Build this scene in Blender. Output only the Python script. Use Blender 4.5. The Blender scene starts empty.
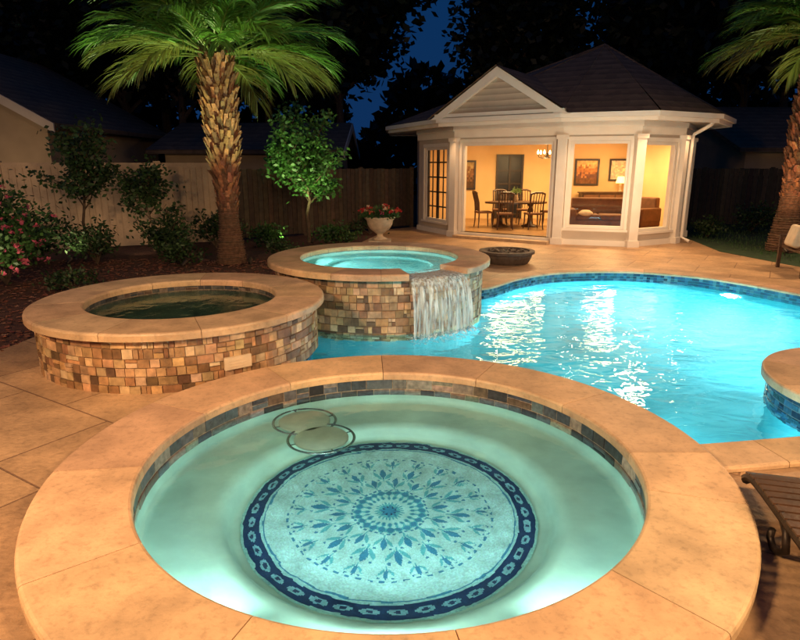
import bpy, bmesh, math, random
from mathutils import Vector, Matrix
random.seed(11)
R=random.random
U=random.uniform
COL=bpy.context.scene.collection
PI=math.pi
def rad(a): return math.radians(a)

# ------------------------------------------------------------------ materials
def pmat(name,col=(.5,.5,.5),rough=.6,var=.2,scale=5,bump=.2,bscale=40,metal=0,attr=False,emis=None,estr=0,bdist=.01,stain=0):
    m=bpy.data.materials.new(name); m.use_nodes=True
    t=m.node_tree; N=t.nodes; L=t.links; b=N['Principled BSDF']
    tc=N.new('ShaderNodeTexCoord')
    n=N.new('ShaderNodeTexNoise'); n.inputs['Scale'].default_value=scale; n.inputs['Detail'].default_value=7
    L.new(tc.outputs['Object'],n.inputs['Vector'])
    mr=N.new('ShaderNodeMapRange'); mr.inputs['From Min'].default_value=.3; mr.inputs['From Max'].default_value=.7
    mr.inputs['To Min'].default_value=1-var; mr.inputs['To Max'].default_value=1+var
    L.new(n.outputs['Fac'],mr.inputs['Value'])
    fac=mr.outputs['Result']
    if stain>0:
        n3=N.new('ShaderNodeTexNoise'); n3.inputs['Scale'].default_value=22; n3.inputs['Detail'].default_value=8; n3.inputs['Roughness'].default_value=.7
        L.new(tc.outputs['Object'],n3.inputs['Vector'])
        m3=N.new('ShaderNodeMapRange'); m3.inputs['From Min'].default_value=.32; m3.inputs['From Max'].default_value=.5; m3.inputs['To Min'].default_value=1-stain; m3.inputs['To Max'].default_value=1
        L.new(n3.outputs['Fac'],m3.inputs['Value']); mu=N.new('ShaderNodeMath'); mu.operation='MULTIPLY'; L.new(fac,mu.inputs[0]); L.new(m3.outputs['Result'],mu.inputs[1]); fac=mu.outputs[0]
    vm=N.new('ShaderNodeVectorMath'); vm.operation='SCALE'
    if attr:
        a=N.new('ShaderNodeAttribute'); a.attribute_name='col'; L.new(a.outputs['Color'],vm.inputs[0])
    else:
        vm.inputs[0].default_value=col
    L.new(fac,vm.inputs['Scale'])
    L.new(vm.outputs['Vector'],b.inputs['Base Color'])
    b.inputs['Roughness'].default_value=rough; b.inputs['Metallic'].default_value=metal
    if bump>0:
        n2=N.new('ShaderNodeTexNoise'); n2.inputs['Scale'].default_value=bscale; n2.inputs['Detail'].default_value=5
        L.new(tc.outputs['Object'],n2.inputs['Vector'])
        bp=N.new('ShaderNodeBump'); bp.inputs['Strength'].default_value=bump; bp.inputs['Distance'].default_value=bdist
        L.new(n2.outputs['Fac'],bp.inputs['Height']); L.new(bp.outputs['Normal'],b.inputs['Normal'])
    if emis:
        b.inputs['Emission Color'].default_value=(*emis,1); b.inputs['Emission Strength'].default_value=estr
    return m

def leafmat(name,rough=.5):
    m=bpy.data.materials.new(name); m.use_nodes=True
    t=m.node_tree; N=t.nodes; L=t.links; b=N['Principled BSDF']; out=N['Material Output']
    a=N.new('ShaderNodeAttribute'); a.attribute_name='col'
    L.new(a.outputs['Color'],b.inputs['Base Color']); b.inputs['Roughness'].default_value=rough
    tr=N.new('ShaderNodeBsdfTranslucent'); L.new(a.outputs['Color'],tr.inputs['Color'])
    mx=N.new('ShaderNodeMixShader'); mx.inputs[0].default_value=.35
    L.new(b.outputs[0],mx.inputs[1]); L.new(tr.outputs[0],mx.inputs[2]); L.new(mx.outputs[0],out.inputs['Surface'])
    return m

def watermat(name,col,scale,strength,dist,ior=1.33,stretch=(1,1,1)):
    m=bpy.data.materials.new(name); m.use_nodes=True
    t=m.node_tree; N=t.nodes; L=t.links; N.remove(N['Principled BSDF']); out=N['Material Output']
    g=N.new('ShaderNodeBsdfGlass'); g.inputs['Color'].default_value=(*col,1); g.inputs['Roughness'].default_value=0.0; g.inputs['IOR'].default_value=ior
    tc=N.new('ShaderNodeTexCoord'); mp=N.new('ShaderNodeMapping'); mp.inputs['Scale'].default_value=stretch
    L.new(tc.outputs['Object'],mp.inputs['Vector'])
    n=N.new('ShaderNodeTexNoise'); n.inputs['Scale'].default_value=scale; n.inputs['Detail'].default_value=2.5; n.inputs['Distortion'].default_value=.6
    L.new(mp.outputs['Vector'],n.inputs['Vector'])
    bp=N.new('ShaderNodeBump'); bp.inputs['Strength'].default_value=strength; bp.inputs['Distance'].default_value=dist
    L.new(n.outputs['Fac'],bp.inputs['Height']); L.new(bp.outputs['Normal'],g.inputs['Normal'])
    L.new(g.outputs[0],out.inputs['Surface'])
    return m

def deckmat():
    m=bpy.data.materials.new('paving_stone'); m.use_nodes=True
    t=m.node_tree; N=t.nodes; L=t.links; b=N['Principled BSDF']
    tc=N.new('ShaderNodeTexCoord'); mp=N.new('ShaderNodeMapping'); mp.inputs['Rotation'].default_value=(0,0,rad(32))
    L.new(tc.outputs['Object'],mp.inputs['Vector'])
    br=N.new('ShaderNodeTexBrick'); br.inputs['Scale'].default_value=1.0
    br.inputs['Brick Width'].default_value=1.25; br.inputs['Row Height'].default_value=.85
    br.inputs['Mortar Size'].default_value=.008; br.inputs['Mortar Smooth'].default_value=.3
    br.inputs['Color1'].default_value=(.50,.31,.165,1); br.inputs['Color2'].default_value=(.41,.245,.13,1); br.inputs['Mortar'].default_value=(.24,.135,.075,1)
    L.new(mp.outputs['Vector'],br.inputs['Vector'])
    n=N.new('ShaderNodeTexNoise'); n.inputs['Scale'].default_value=1.7; n.inputs['Detail'].default_value=9; n.inputs['Roughness'].default_value=.65
    L.new(tc.outputs['Object'],n.inputs['Vector'])
    mr=N.new('ShaderNodeMapRange'); mr.inputs['From Min'].default_value=.3; mr.inputs['From Max'].default_value=.7; mr.inputs['To Min'].default_value=.62; mr.inputs['To Max'].default_value=1.25
    L.new(n.outputs['Fac'],mr.inputs['Value'])
    n3=N.new('ShaderNodeTexNoise'); n3.inputs['Scale'].default_value=16; n3.inputs['Detail'].default_value=8; n3.inputs['Roughness'].default_value=.7
    L.new(tc.outputs['Object'],n3.inputs['Vector'])
    m3=N.new('ShaderNodeMapRange'); m3.inputs['From Min'].default_value=.3; m3.inputs['From Max'].default_value=.52; m3.inputs['To Min'].default_value=.70; m3.inputs['To Max'].default_value=1.03
    L.new(n3.outputs['Fac'],m3.inputs['Value']); mu=N.new('ShaderNodeMath'); mu.operation='MULTIPLY'; L.new(mr.outputs['Result'],mu.inputs[0]); L.new(m3.outputs['Result'],mu.inputs[1])
    vm=N.new('ShaderNodeVectorMath'); vm.operation='SCALE'; L.new(br.outputs['Color'],vm.inputs[0]); L.new(mu.outputs[0],vm.inputs['Scale'])
    L.new(vm.outputs['Vector'],b.inputs['Base Color']); b.inputs['Roughness'].default_value=.45
    n2=N.new('ShaderNodeTexNoise'); n2.inputs['Scale'].default_value=28; n2.inputs['Detail'].default_value=8
    L.new(tc.outputs['Object'],n2.inputs['Vector'])
    ad=N.new('ShaderNodeMath'); ad.operation='MULTIPLY_ADD'; ad.inputs[1].default_value=-1.5
    L.new(br.outputs['Fac'],ad.inputs[0]); L.new(n2.outputs['Fac'],ad.inputs[2])
    bp=N.new('ShaderNodeBump'); bp.inputs['Strength'].default_value=.7; bp.inputs['Distance'].default_value=.009
    L.new(ad.outputs[0],bp.inputs['Height']); L.new(bp.outputs['Normal'],b.inputs['Normal'])
    return m

def bandmat(name,c1,c2,freq,rough=.8):
    m=bpy.data.materials.new(name); m.use_nodes=True
    t=m.node_tree; N=t.nodes; L=t.links; b=N['Principled BSDF']
    tc=N.new('ShaderNodeTexCoord'); w=N.new('ShaderNodeTexWave'); w.wave_type='BANDS'; w.bands_direction='Z'; w.wave_profile='SAW'
    w.inputs['Scale'].default_value=freq; w.inputs['Distortion'].default_value=.15; w.inputs['Detail'].default_value=1
    L.new(tc.outputs['Object'],w.inputs['Vector'])
    n=N.new('ShaderNodeTexVoronoi'); n.inputs['Scale'].default_value=5; L.new(tc.outputs['Object'],n.inputs['Vector'])
    mx=N.new('ShaderNodeMix'); mx.data_type='RGBA'; mx.inputs[6].default_value=(*c1,1); mx.inputs[7].default_value=(*c2,1)
    L.new(n.outputs['Color'],mx.inputs[0])
    r2=N.new('ShaderNodeMapRange'); r2.inputs['To Min'].default_value=.6; r2.inputs['To Max'].default_value=1.1; L.new(w.outputs['Fac'],r2.inputs['Value'])
    vm=N.new('ShaderNodeVectorMath'); vm.operation='SCALE'; L.new(mx.outputs[2],vm.inputs[0]); L.new(r2.outputs['Result'],vm.inputs['Scale']); L.new(vm.outputs['Vector'],b.inputs['Base Color'])
    bp=N.new('ShaderNodeBump'); bp.inputs['Strength'].default_value=.8; bp.inputs['Distance'].default_value=.03
    L.new(w.outputs['Fac'],bp.inputs['Height']); L.new(bp.outputs['Normal'],b.inputs['Normal']); b.inputs['Roughness'].default_value=rough
    return m

def fallmat(name,mscale,lo,hi,tmin,tmax,col):
    m=bpy.data.materials.new(name); m.use_nodes=True
    t=m.node_tree; N=t.nodes; L=t.links; b=N['Principled BSDF']; out=N['Material Output']
    b.inputs['Base Color'].default_value=(*col,1); b.inputs['Roughness'].default_value=.2
    tc=N.new('ShaderNodeTexCoord'); mp=N.new('ShaderNodeMapping'); mp.inputs['Scale'].default_value=mscale
    L.new(tc.outputs['Object'],mp.inputs['Vector'])
    n=N.new('ShaderNodeTexNoise'); n.inputs['Scale'].default_value=1; n.inputs['Detail'].default_value=6; n.inputs['Roughness'].default_value=.6; L.new(mp.outputs['Vector'],n.inputs['Vector'])
    mr=N.new('ShaderNodeMapRange'); mr.inputs['From Min'].default_value=lo; mr.inputs['From Max'].default_value=hi; mr.inputs['To Min'].default_value=tmin; mr.inputs['To Max'].default_value=tmax
    L.new(n.outputs['Fac'],mr.inputs['Value'])
    tr=N.new('ShaderNodeBsdfTransparent'); tr.inputs['Color'].default_value=(.92,.98,1,1)
    mx=N.new('ShaderNodeMixShader'); L.new(mr.outputs['Result'],mx.inputs[0]); L.new(tr.outputs[0],mx.inputs[1]); L.new(b.outputs[0],mx.inputs[2])
    L.new(mx.outputs[0],out.inputs['Surface'])
    bp=N.new('ShaderNodeBump'); bp.inputs['Strength'].default_value=.6; bp.inputs['Distance'].default_value=.015
    L.new(n.outputs['Fac'],bp.inputs['Height']); L.new(bp.outputs['Normal'],b.inputs['Normal'])
    return m

def glassmat():
    m=bpy.data.materials.new('window_glass'); m.use_nodes=True
    t=m.node_tree; N=t.nodes; L=t.links; N.remove(N['Principled BSDF']); out=N['Material Output']
    tr=N.new('ShaderNodeBsdfTransparent'); gl=N.new('ShaderNodeBsdfGlossy'); gl.inputs['Roughness'].default_value=.02
    mx=N.new('ShaderNodeMixShader'); mx.inputs[0].default_value=.05
    L.new(tr.outputs[0],mx.inputs[1]); L.new(gl.outputs[0],mx.inputs[2]); L.new(mx.outputs[0],out.inputs['Surface'])
    return m

M={}
M['coping']=pmat('sandstone_coping',rough=.5,var=.25,scale=3.5,bump=.45,bscale=45,attr=True,bdist=.006,stain=.26)
M['tile']=pmat('stone_tile',rough=.5,var=.35,scale=14,bump=.5,bscale=60,attr=True,bdist=.008)
M['slate']=pmat('slate_tile',rough=.3,var=.45,scale=26,bump=.4,bscale=70,attr=True,bdist=.005)
M['mosaic']=pmat('glass_mosaic',rough=.2,var=.25,scale=30,bump=.1,attr=True)
M['med']=pmat('mosaic_medallion',rough=.35,var=.22,scale=9,bump=0,attr=True)
M['deck']=deckmat()
M['ground']=pmat('dark_soil',(.03,.022,.015),.9,.4,3,.6,30,bdist=.03)
M['mulch']=pmat('bark_mulch',(.09,.032,.018),.9,.5,12,.9,45,bdist=.03)
M['lawn']=pmat('lawn_soil',(.02,.045,.015),.9,.4,4,.6,40,bdist=.02)
M['spa_plaster']=pmat('spa_plaster',(.34,.49,.42),.5,.18,3,.1,30)
M['mid_plaster']=pmat('tub_plaster',(.28,.52,.52),.5,.14,3,.1,30)
M['pool_plaster']=pmat('pool_plaster',(.07,.38,.43),.6,.30,1.3,.1,30)
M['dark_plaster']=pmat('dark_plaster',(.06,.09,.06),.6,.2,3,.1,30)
M['water']=watermat('pool_water',(.84,1,1),2.6,.5,.05,stretch=(1,1.6,1))
M['spawater']=watermat('spa_water',(.88,1,.98),3.2,.28,.03)
M['tubwater']=watermat('tub_water',(.8,.95,.9),5,.35,.03)
M['fall']=fallmat('falling_water',(26,26,1.9),.36,.66,.08,.85,(.72,.84,.88))
M['foam']=fallmat('water_foam',(24,24,24),.45,.62,0.0,.8,(.75,.9,.95))
M['glass']=glassmat()
M['wall']=pmat('painted_stucco',(.52,.43,.34),.8,.08,2,.2,60)
M['trim']=pmat('white_trim',(.76,.69,.60),.5,.05,3,.05,40)
M['siding']=bandmat('gable_siding',(.48,.38,.29),(.54,.43,.33),2.2,.6)
M['shingle']=bandmat('roof_shingle',(.085,.056,.036),(.15,.10,.065),1.9,.9)
M['room']=pmat('room_wall',(.74,.52,.26),.8,.06,1.5,.05,30)
M['ceiling']=pmat('room_ceiling',(.7,.58,.4),.8,.03,2,0)
M['floor']=pmat('room_floor',(.34,.19,.08),.35,.25,5,.05,30)
M['darkwood']=pmat('dark_wood',(.06,.028,.014),.4,.35,9,.2,40)
M['brown']=pmat('brown_upholstery',(.16,.07,.03),.8,.2,8,.3,90)
M['cream']=pmat('cream_fabric',(.62,.48,.32),.85,.12,8,.3,120)
M['frame']=pmat('dark_frame',(.03,.02,.015),.4,.2,8,.05,30)
M['art']=pmat('painted_canvas',rough=.7,var=.3,scale=9,bump=.1,attr=True)
M['night']=pmat('dark_pane',(.012,.014,.02),.3,.2,3,0)
M['bulb']=pmat('lit_bulb',(1,.8,.5),.5,0,1,0,emis=(1,.62,.25),estr=14)
M['shade']=pmat('lit_lampshade',(.9,.7,.4),.6,0,1,0,emis=(1,.55,.2),estr=3)
M['ledface']=pmat('lit_lens',(1,1,1),.3,0,1,0,emis=(.8,.98,1),estr=22)
M['metal']=pmat('brushed_steel',(.40,.42,.41),.25,.1,10,.05,40,metal=1)
M['bronze']=pmat('dark_bronze',(.05,.035,.025),.45,.3,12,.2,50,metal=.6)
M['vinyl']=pmat('vinyl_fence',(.40,.275,.175),.6,.22,1.2,.1,20,stain=.18)
M['woodfence']=pmat('weathered_board',rough=.85,var=.3,scale=9,bump=.4,bscale=30,attr=True)
M['bark']=pmat('tree_bark',(.10,.065,.04),.9,.35,12,.8,40,bdist=.03)
M['palmbark']=pmat('palm_bark',rough=.9,var=.4,scale=14,bump=.8,bscale=50,attr=True,bdist=.02)
M['leaf']=leafmat('leaf'); M['frond']=leafmat('palm_frond',.4)
M['flower']=leafmat('petal',.6)
M['urn']=pmat('carved_stone',(.50,.37,.24),.75,.25,10,.4,50)
M['pit']=pmat('dark_stone',(.085,.06,.045),.7,.35,9,.6,40,bdist=.01)
M['house2']=pmat('neighbour_stucco',(.36,.26,.16),.9,.1,2,.1,30)
M['pad']=pmat('pale_pad',(.40,.50,.43),.4,.12,8,.1,50)

# ------------------------------------------------------------------ mesh builder
class MB:
    def __init__(s): s.v=[];s.f=[];s.c=[]
    def face(s,idx,col=None): s.f.append(tuple(idx)); s.c.append(col)
    def quad(s,a,b,c,d,col=None):
        k=len(s.v); s.v+= [tuple(a),tuple(b),tuple(c),tuple(d)]; s.face((k,k+1,k+2,k+3),col)
    def ngon(s,pts,col=None):
        k=len(s.v); s.v+=[tuple(p) for p in pts]; s.face(range(k,k+len(pts)),col)
    def hexa(s,p,col=None):
        k=len(s.v); s.v+=[tuple(q) for q in p]
        for f in ((3,2,1,0),(4,5,6,7),(0,1,5,4),(1,2,6,5),(2,3,7,6),(3,0,4,7)): s.face([k+i for i in f],col)
    def box(s,c,sz,rz=0,col=None,mat=None):
        x,y,z=[q/2 for q in sz]
        P=[Vector(q) for q in ((-x,-y,-z),(x,-y,-z),(x,y,-z),(-x,y,-z),(-x,-y,z),(x,-y,z),(x,y,z),(-x,y,z))]
        m=mat if mat else Matrix.Rotation(rz,3,'Z')
        s.hexa([m@p+Vector(c) for p in P],col)
    def obox(s,P,u,n,s0,s1,d0,d1,z0,z1,col=None):
        def q(a,d,z): return (P[0]+u[0]*a+n[0]*d,P[1]+u[1]*a+n[1]*d,z)
        s.hexa([q(s0,d0,z0),q(s1,d0,z0),q(s1,d1,z0),q(s0,d1,z0),q(s0,d0,z1),q(s1,d0,z1),q(s1,d1,z1),q(s0,d1,z1)],col)
    def extr(s,P,u,n,pts,d0,d1,col=None):
        def q(a,d,z): return (P[0]+u[0]*a+n[0]*d,P[1]+u[1]*a+n[1]*d,z)
        k=len(s.v);m=len(pts)
        s.v+=[q(a,d1,z) for a,z in pts]+[q(a,d0,z) for a,z in pts]
        s.face(range(k,k+m),col); s.face(reversed(range(k+m,k+2*m)),col)
        for i in range(m):
            j=(i+1)%m; s.face((k+i,k+m+i,k+m+j,k+j),col)
    def revolve(s,prof,n=64,c=(0,0,0),a0=0,a1=2*PI,col=None,closedprof=False):
        full=abs(a1-a0-2*PI)<1e-6; k=len(s.v); m=len(prof); na=n if full else n+1
        for i in range(na):
            a=a0+(a1-a0)*i/n; ca,sa=math.cos(a),math.sin(a)
            for r,z in prof: s.v.append((c[0]+r*ca,c[1]+r*sa,c[2]+z))
        mm=m if closedprof else m-1
        for i in range(n):
            i2=(i+1)%na
            for j in range(mm):
                j2=(j+1)%m
                s.face((k+i*m+j,k+i2*m+j,k+i2*m+j2,k+i*m+j2),col)
    def tube(s,path,rd,n=8,col=None,cap=True):
        path=[Vector(p) for p in path]; k=len(s.v)
        for i,p in enumerate(path):
            t=(path[min(i+1,len(path)-1)]-path[max(i-1,0)])
            if t.length<1e-9: t=Vector((0,0,1))
            t.normalize(); ref=Vector((1,0,0)) if abs(t.x)<.8 else Vector((0,1,0))
            a=t.cross(ref).normalized(); b=t.cross(a)
            r=rd[i] if isinstance(rd,(list,tuple)) else rd
            for j in range(n):
                w=2*PI*j/n; s.v.append(tuple(p+a*(r*math.cos(w))+b*(r*math.sin(w))))
        for i in range(len(path)-1):
            for j in range(n):
                j2=(j+1)%n; s.face((k+i*n+j,k+i*n+j2,k+(i+1)*n+j2,k+(i+1)*n+j),col)
        if cap:
            s.face(reversed(range(k,k+n)),col); e=k+(len(path)-1)*n; s.face(range(e,e+n),col)
    def leaf(s,p,d,w,ln,col,up=None):
        d=d.normalized(); side=d.cross(up or Vector((U(-1,1),U(-1,1),U(-1,1)))); 
        if side.length<1e-5: side=Vector((1,0,0))
        side.normalize(); s.quad(p,p+d*ln*.5+side*w*.5,p+d*ln,p+d*ln*.5-side*w*.5,col)

def mk(name,mb,mat,parent=None,ploc=None,smooth=False,label=None,cat=None,kind=None,group=None,world=False):
    me=bpy.data.meshes.new(name); me.from_pydata(mb.v,[],mb.f); me.update()
    if any(c is not None for c in mb.c):
        ca=me.color_attributes.new('col','FLOAT_COLOR','CORNER'); buf=[]
        for p,c in zip(me.polygons,mb.c):
            cc=c if c is not None else (.5,.5,.5); buf.extend([cc[0],cc[1],cc[2],1.0]*p.loop_total)
        ca.data.foreach_set('color',buf)
    if smooth: me.polygons.foreach_set('use_smooth',[True]*len(me.polygons))
    me.materials.append(mat)
    o=bpy.data.objects.new(name,me); COL.objects.link(o)
    if parent:
        o.parent=parent
        if world: o.matrix_parent_inverse=Matrix.Translation(parent.location).inverted()
    tag(o,label,cat,kind,group); return o
def tag(o,label=None,cat=None,kind=None,group=None):
    if label: o['label']=label
    if cat: o['category']=cat
    if kind: o['kind']=kind
    if group: o['group']=group
def thing(name,loc,label,cat,group=None,rz=0):
    e=bpy.data.objects.new(name,None); COL.objects.link(e); e.location=loc; e.rotation_euler=(0,0,rz); e.empty_display_size=.2
    tag(e,label,cat,None,group); return e
def copy_thing(e,loc,rz=0,scale=None,label=None):
    n=e.copy(); COL.objects.link(n); n.location=loc; n.rotation_euler=(0,0,rz)
    if scale: n.scale=(scale,)*3 if not isinstance(scale,tuple) else scale
    if label: n['label']=label
    for ch in e.children:
        c=ch.copy(); c.parent=n; COL.objects.link(c)
    return n
def jit(c,a=.12):
    k=1+U(-a,a); return tuple(max(0,x*k*(1+U(-a,a)*.3)) for x in c)

def filled_with_holes(name,outer,holes,z,mat):
    cu=bpy.data.curves.new('tmp','CURVE'); cu.dimensions='2D'; cu.fill_mode='BOTH'
    for loop in [outer]+holes:
        sp=cu.splines.new('POLY'); sp.points.add(len(loop)-1)
        for i,p in enumerate(loop): sp.points[i].co=(p[0],p[1],0,1)
        sp.use_cyclic_u=True
    ob=bpy.data.objects.new('tmp',cu); COL.objects.link(ob)
    bpy.context.view_layer.update()
    me=bpy.data.meshes.new_from_object(ob.evaluated_get(bpy.context.evaluated_depsgraph_get()))
    bpy.data.objects.remove(ob)
    me.materials.clear(); me.materials.append(mat)
    for v in me.vertices: v.co.z=z
    o=bpy.data.objects.new(name,me); COL.objects.link(o); tag(o,kind='structure'); return o

def arc(c,r,a0,a1,n): return [(c[0]+r*math.cos(rad(a0+(a1-a0)*i/n)),c[1]+r*math.sin(rad(a0+(a1-a0)*i/n))) for i in range(n+1)]
def catmull(pts,n):
    out=[]
    for i in range(len(pts)-1):
        p0=pts[max(i-1,0)];p1=pts[i];p2=pts[i+1];p3=pts[min(i+2,len(pts)-1)]
        for k in range(n):
            t=k/n
            out.append(tuple(.5*((2*p1[d])+(-p0[d]+p2[d])*t+(2*p0[d]-5*p1[d]+4*p2[d]-p3[d])*t*t+(-p0[d]+3*p1[d]-3*p2[d]+p3[d])*t**3) for d in (0,1)))
    out.append(pts[-1]); return out
def resample(pts,step):
    out=[pts[0]];acc=0
    for a,b in zip(pts,pts[1:]):
        d=math.dist(a,b)
        while acc+d>=step and d>0:
            t=(step-acc)/d; a=(a[0]+(b[0]-a[0])*t,a[1]+(b[1]-a[1])*t); out.append(a); d=math.dist(a,b); acc=0
        acc+=d
    return out

# ------------------------------------------------------------------ layout
F=(-.06,3.66); LT=(-2.40,6.52); MT=(-.31,8.98); PN=(4.52,4.92)
free=[(1.94,3.93),(2.6,4.03),(3.3,4.18),(4.2,4.6),(5.2,5.2),(6.4,6.0),(7.0,7.2),(6.85,8.2),(6.3,9.2),(5.92,9.98),(5.35,10.75),(4.3,11.28),(3.03,11.18),(2.15,10.6),(1.5,9.8),(1.05,9.61)]
freeS=resample(catmull(free,14),.06)
pool=arc(F,2.02,112,8,60)[:-1]+freeS+arc(MT,1.5,24,-135,60)+arc(LT,1.38,45,-20,26)

def normals(pts,closed=True):
    n=len(pts);out=[]
    for i in range(n):
        a=pts[(i-1)%n] if closed else pts[max(i-1,0)]; b=pts[(i+1)%n] if closed else pts[min(i+1,n-1)]
        t=Vector((b[0]-a[0],b[1]-a[1])); t.normalize(); out.append((t.y,-t.x))
    return out

def blocks(mb,pts,nrm,w,z0,z1,per,closed,base,mort=(.20,.12,.07),r=.018,gap=.003):
    n=len(pts); segs=n if closed else n-1
    prof=[(0,z0),(0,z1-r),(r*.35,z1-r*.3),(r,z1),(w-r,z1),(w-r*.35,z1-r*.3),(w,z1-r),(w,z0)]
    m=len(prof); i=0
    while i<segs:
        e=min(i+per,segs); col=jit(base,.15); k=len(mb.v)
        for j in range(i,e+1):
            p=pts[j%n]; q=nrm[j%n]; tx,ty=-q[1],q[0]; sh=gap if j==i else (-gap if j==e else 0)
            for d,z in prof: mb.v.append((p[0]+q[0]*d+tx*sh,p[1]+q[1]*d+ty*sh,z))
        for j in range(e-i):
            for a in range(m):
                b=(a+1)%m; mb.face((k+j*m+a,k+(j+1)*m+a,k+(j+1)*m+b,k+j*m+b),col)
        mb.face(range(k,k+m),col); mb.face(reversed(range(k+(e-i)*m,k+(e-i+1)*m)),col)
        i=e
    prof=[(.01,z0),(.01,z1-.008),(w-.01,z1-.008),(w-.01,z0)]; k=len(mb.v)
    for j in range(segs+1):
        p=pts[j%n]; q=nrm[j%n]
        for d,z in prof: mb.v.append((p[0]+q[0]*d,p[1]+q[1]*d,z))
    for j in range(segs):
        for a in range(3): mb.face((k+j*4+a,k+(j+1)*4+a,k+(j+1)*4+a+1,k+j*4+a+1),mort)

def ring_path(c,r,n,a0=0,a1=360):
    full=abs(a1-a0-360)<1e-6; m=n if full else n+1
    pts=[];nr=[]
    for i in range(m):
        a=rad(a0+(a1-a0)*i/n); pts.append((c[0]+r*math.cos(a),c[1]+r*math.sin(a))); nr.append((math.cos(a),math.sin(a)))
    return pts,nr

def tiles(mb,c,r,z0,z1,rows,tw,pal,grout,inward=False,a0=0,a1=2*PI,proud=.012,split=.25,merge=.2,vary=.08,vsplit=0,cj=.22):
    s=-1 if inward else 1
    mb.revolve([(r,z0),(r,z1)],160,(c[0],c[1],0),a0,a1,col=grout)
    hs=[1+U(-vary,vary) for _ in range(rows)]; tot=sum(hs); z=z0
    for rw in range(rows):
        h=(z1-z0)*hs[rw]/tot; a=a0+(U(0,tw)/r if a1-a0>6 else 0); end=a+(a1-a0)
        if a1-a0<6: end=a1
        while a<end-1e-4:
            w=tw*U(.85,1.15)/r
            if R()<merge: w*=1.6
            if end-a-w<tw*.4/r: w=end-a
            zc=[(z,z+h)]; ac=[(a,a+w)]
            if R()<split: zm=z+h*U(.4,.6); zc=[(z,zm),(zm,z+h)]
            if R()<vsplit: am=a+w*U(.4,.6); ac=[(a,am),(am,a+w)]
            for (za,zb) in zc:
              for (aa,ab) in ac:
                col=jit(random.choice(pal),cj); g=.0035; ga=g/r; rr=r+s*(proud*U(.4,1.3))
                nseg=3; k=len(mb.v)
                for q in range(nseg+1):
                    an=aa+ga+(ab-aa-2*ga)*q/nseg; e=.003
                    for (ro,zz) in ((r,za+g),(rr,za+g+e),(rr,zb-g-e),(r,zb-g)):
                        mb.v.append((c[0]+ro*math.cos(an),c[1]+ro*math.sin(an),zz))
                for q in range(nseg):
                    for t in range(3): mb.face((k+q*4+t,k+(q+1)*4+t,k+(q+1)*4+t+1,k+q*4+t+1),col)
                mb.face((k,k+1,k+2,k+3),col); kk=k+nseg*4; mb.face((kk+3,kk+2,kk+1,kk),col)
            a+=w
        z+=h

SAND=(.56,.355,.20)
STONE=[(.40,.24,.12),(.31,.175,.08),(.50,.33,.18),(.20,.10,.045),(.45,.27,.13),(.55,.39,.24),(.13,.068,.033),(.36,.195,.085),(.42,.26,.14),(.26,.135,.06)]
SLATE=[(.045,.045,.05),(.08,.075,.07),(.13,.11,.09),(.03,.032,.04),(.17,.13,.10),(.05,.055,.07),(.07,.045,.035)]
SLATE2=[(.06,.07,.085),(.11,.12,.13),(.20,.18,.155),(.04,.045,.06),(.26,.21,.165),(.09,.105,.13),(.13,.085,.06),(.03,.03,.035)]
BLUE=[(.012,.035,.09),(.02,.07,.14),(.01,.02,.05),(.03,.10,.17),(.015,.05,.08),(.07,.14,.18)]

# ------------------------------------------------------------------ ground, deck
spahole,_=ring_path(F,1.9,96)
big=[(-150,-60),(150,-60),(150,240),(-150,240)]
filled_with_holes('ground',big,[pool,spahole],-.035,M['ground'])
deck_outer=[(-8,-4),(12,-4),(14,11.2),(8.1,11.9),(7.6,14.2),(8.0,16.5),(8.0,19),(.8,20.3),(-.3,19.4),(-1.0,16.2),(-1.3,13.4),(-1.9,11.1),(-2.7,9.5),(-3.7,8.4),(-4.35,7.2),(-4.5,6.1),(-5.6,5.2),(-8,4.6)]
filled_with_holes('patio_paving',deck_outer,[pool,spahole],0,M['deck'])
b=MB(); b.ngon([(-22,4.0,-.02),(-8,4.5,-.02),(-5.6,5.3,-.02),(-4.3,6.1,-.02),(-4.2,7.4,-.02),(-2.5,9.6,-.02),(-1.1,13.2,-.02),(-.6,19,-.02),(-3,18.2,-.02),(-22,11,-.02)])
mk('planting_bed_ground',b,M['mulch'],kind='structure')
b=MB(); b.ngon([(8.2,12.0,-.02),(14,11.4,-.02),(30,11,-.02),(30,24,-.02),(8.3,24,-.02),(8.2,17.4,-.02),(7.7,14.4,-.02)]); mk('lawn',b,M['lawn'],kind='structure')
b=MB()
for i in range(9000):
    x=U(8.3,17);y=U(12.1,21)
    h=U(.04,.09); d=Vector((U(-.5,.5),U(-.5,.5),1)); b.leaf(Vector((x,y,-.02)),d,.012,h*1.2,jit((.05,.12,.03),.3),up=Vector((U(-1,1),U(-1,1),0.1)))
mk('grass',b,M['leaf'],kind='stuff',label='short dark green lawn grass beside the house',cat='grass')
b=MB()
for i in range(5200):
    x=U(-9.5,-2.2);y=U(5.2,13)
    if y<11.9 and x>-4.4+max(0,(y-7.2))*.62: continue
    if y<6.2 and x>-5.2 : continue
    m3=Matrix.Rotation(U(0,6.28),3,'Z')@Matrix.Rotation(U(-.5,.5),3,'X'); b.box((x,y,-.005+U(0,.02)),(U(.03,.08),U(.01,.03),.008),mat=m3,col=jit((.16,.055,.03),.4))
mk('mulch_chips',b,M['tile'],kind='stuff',label='reddish brown bark mulch in the planting bed',cat='mulch')

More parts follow.
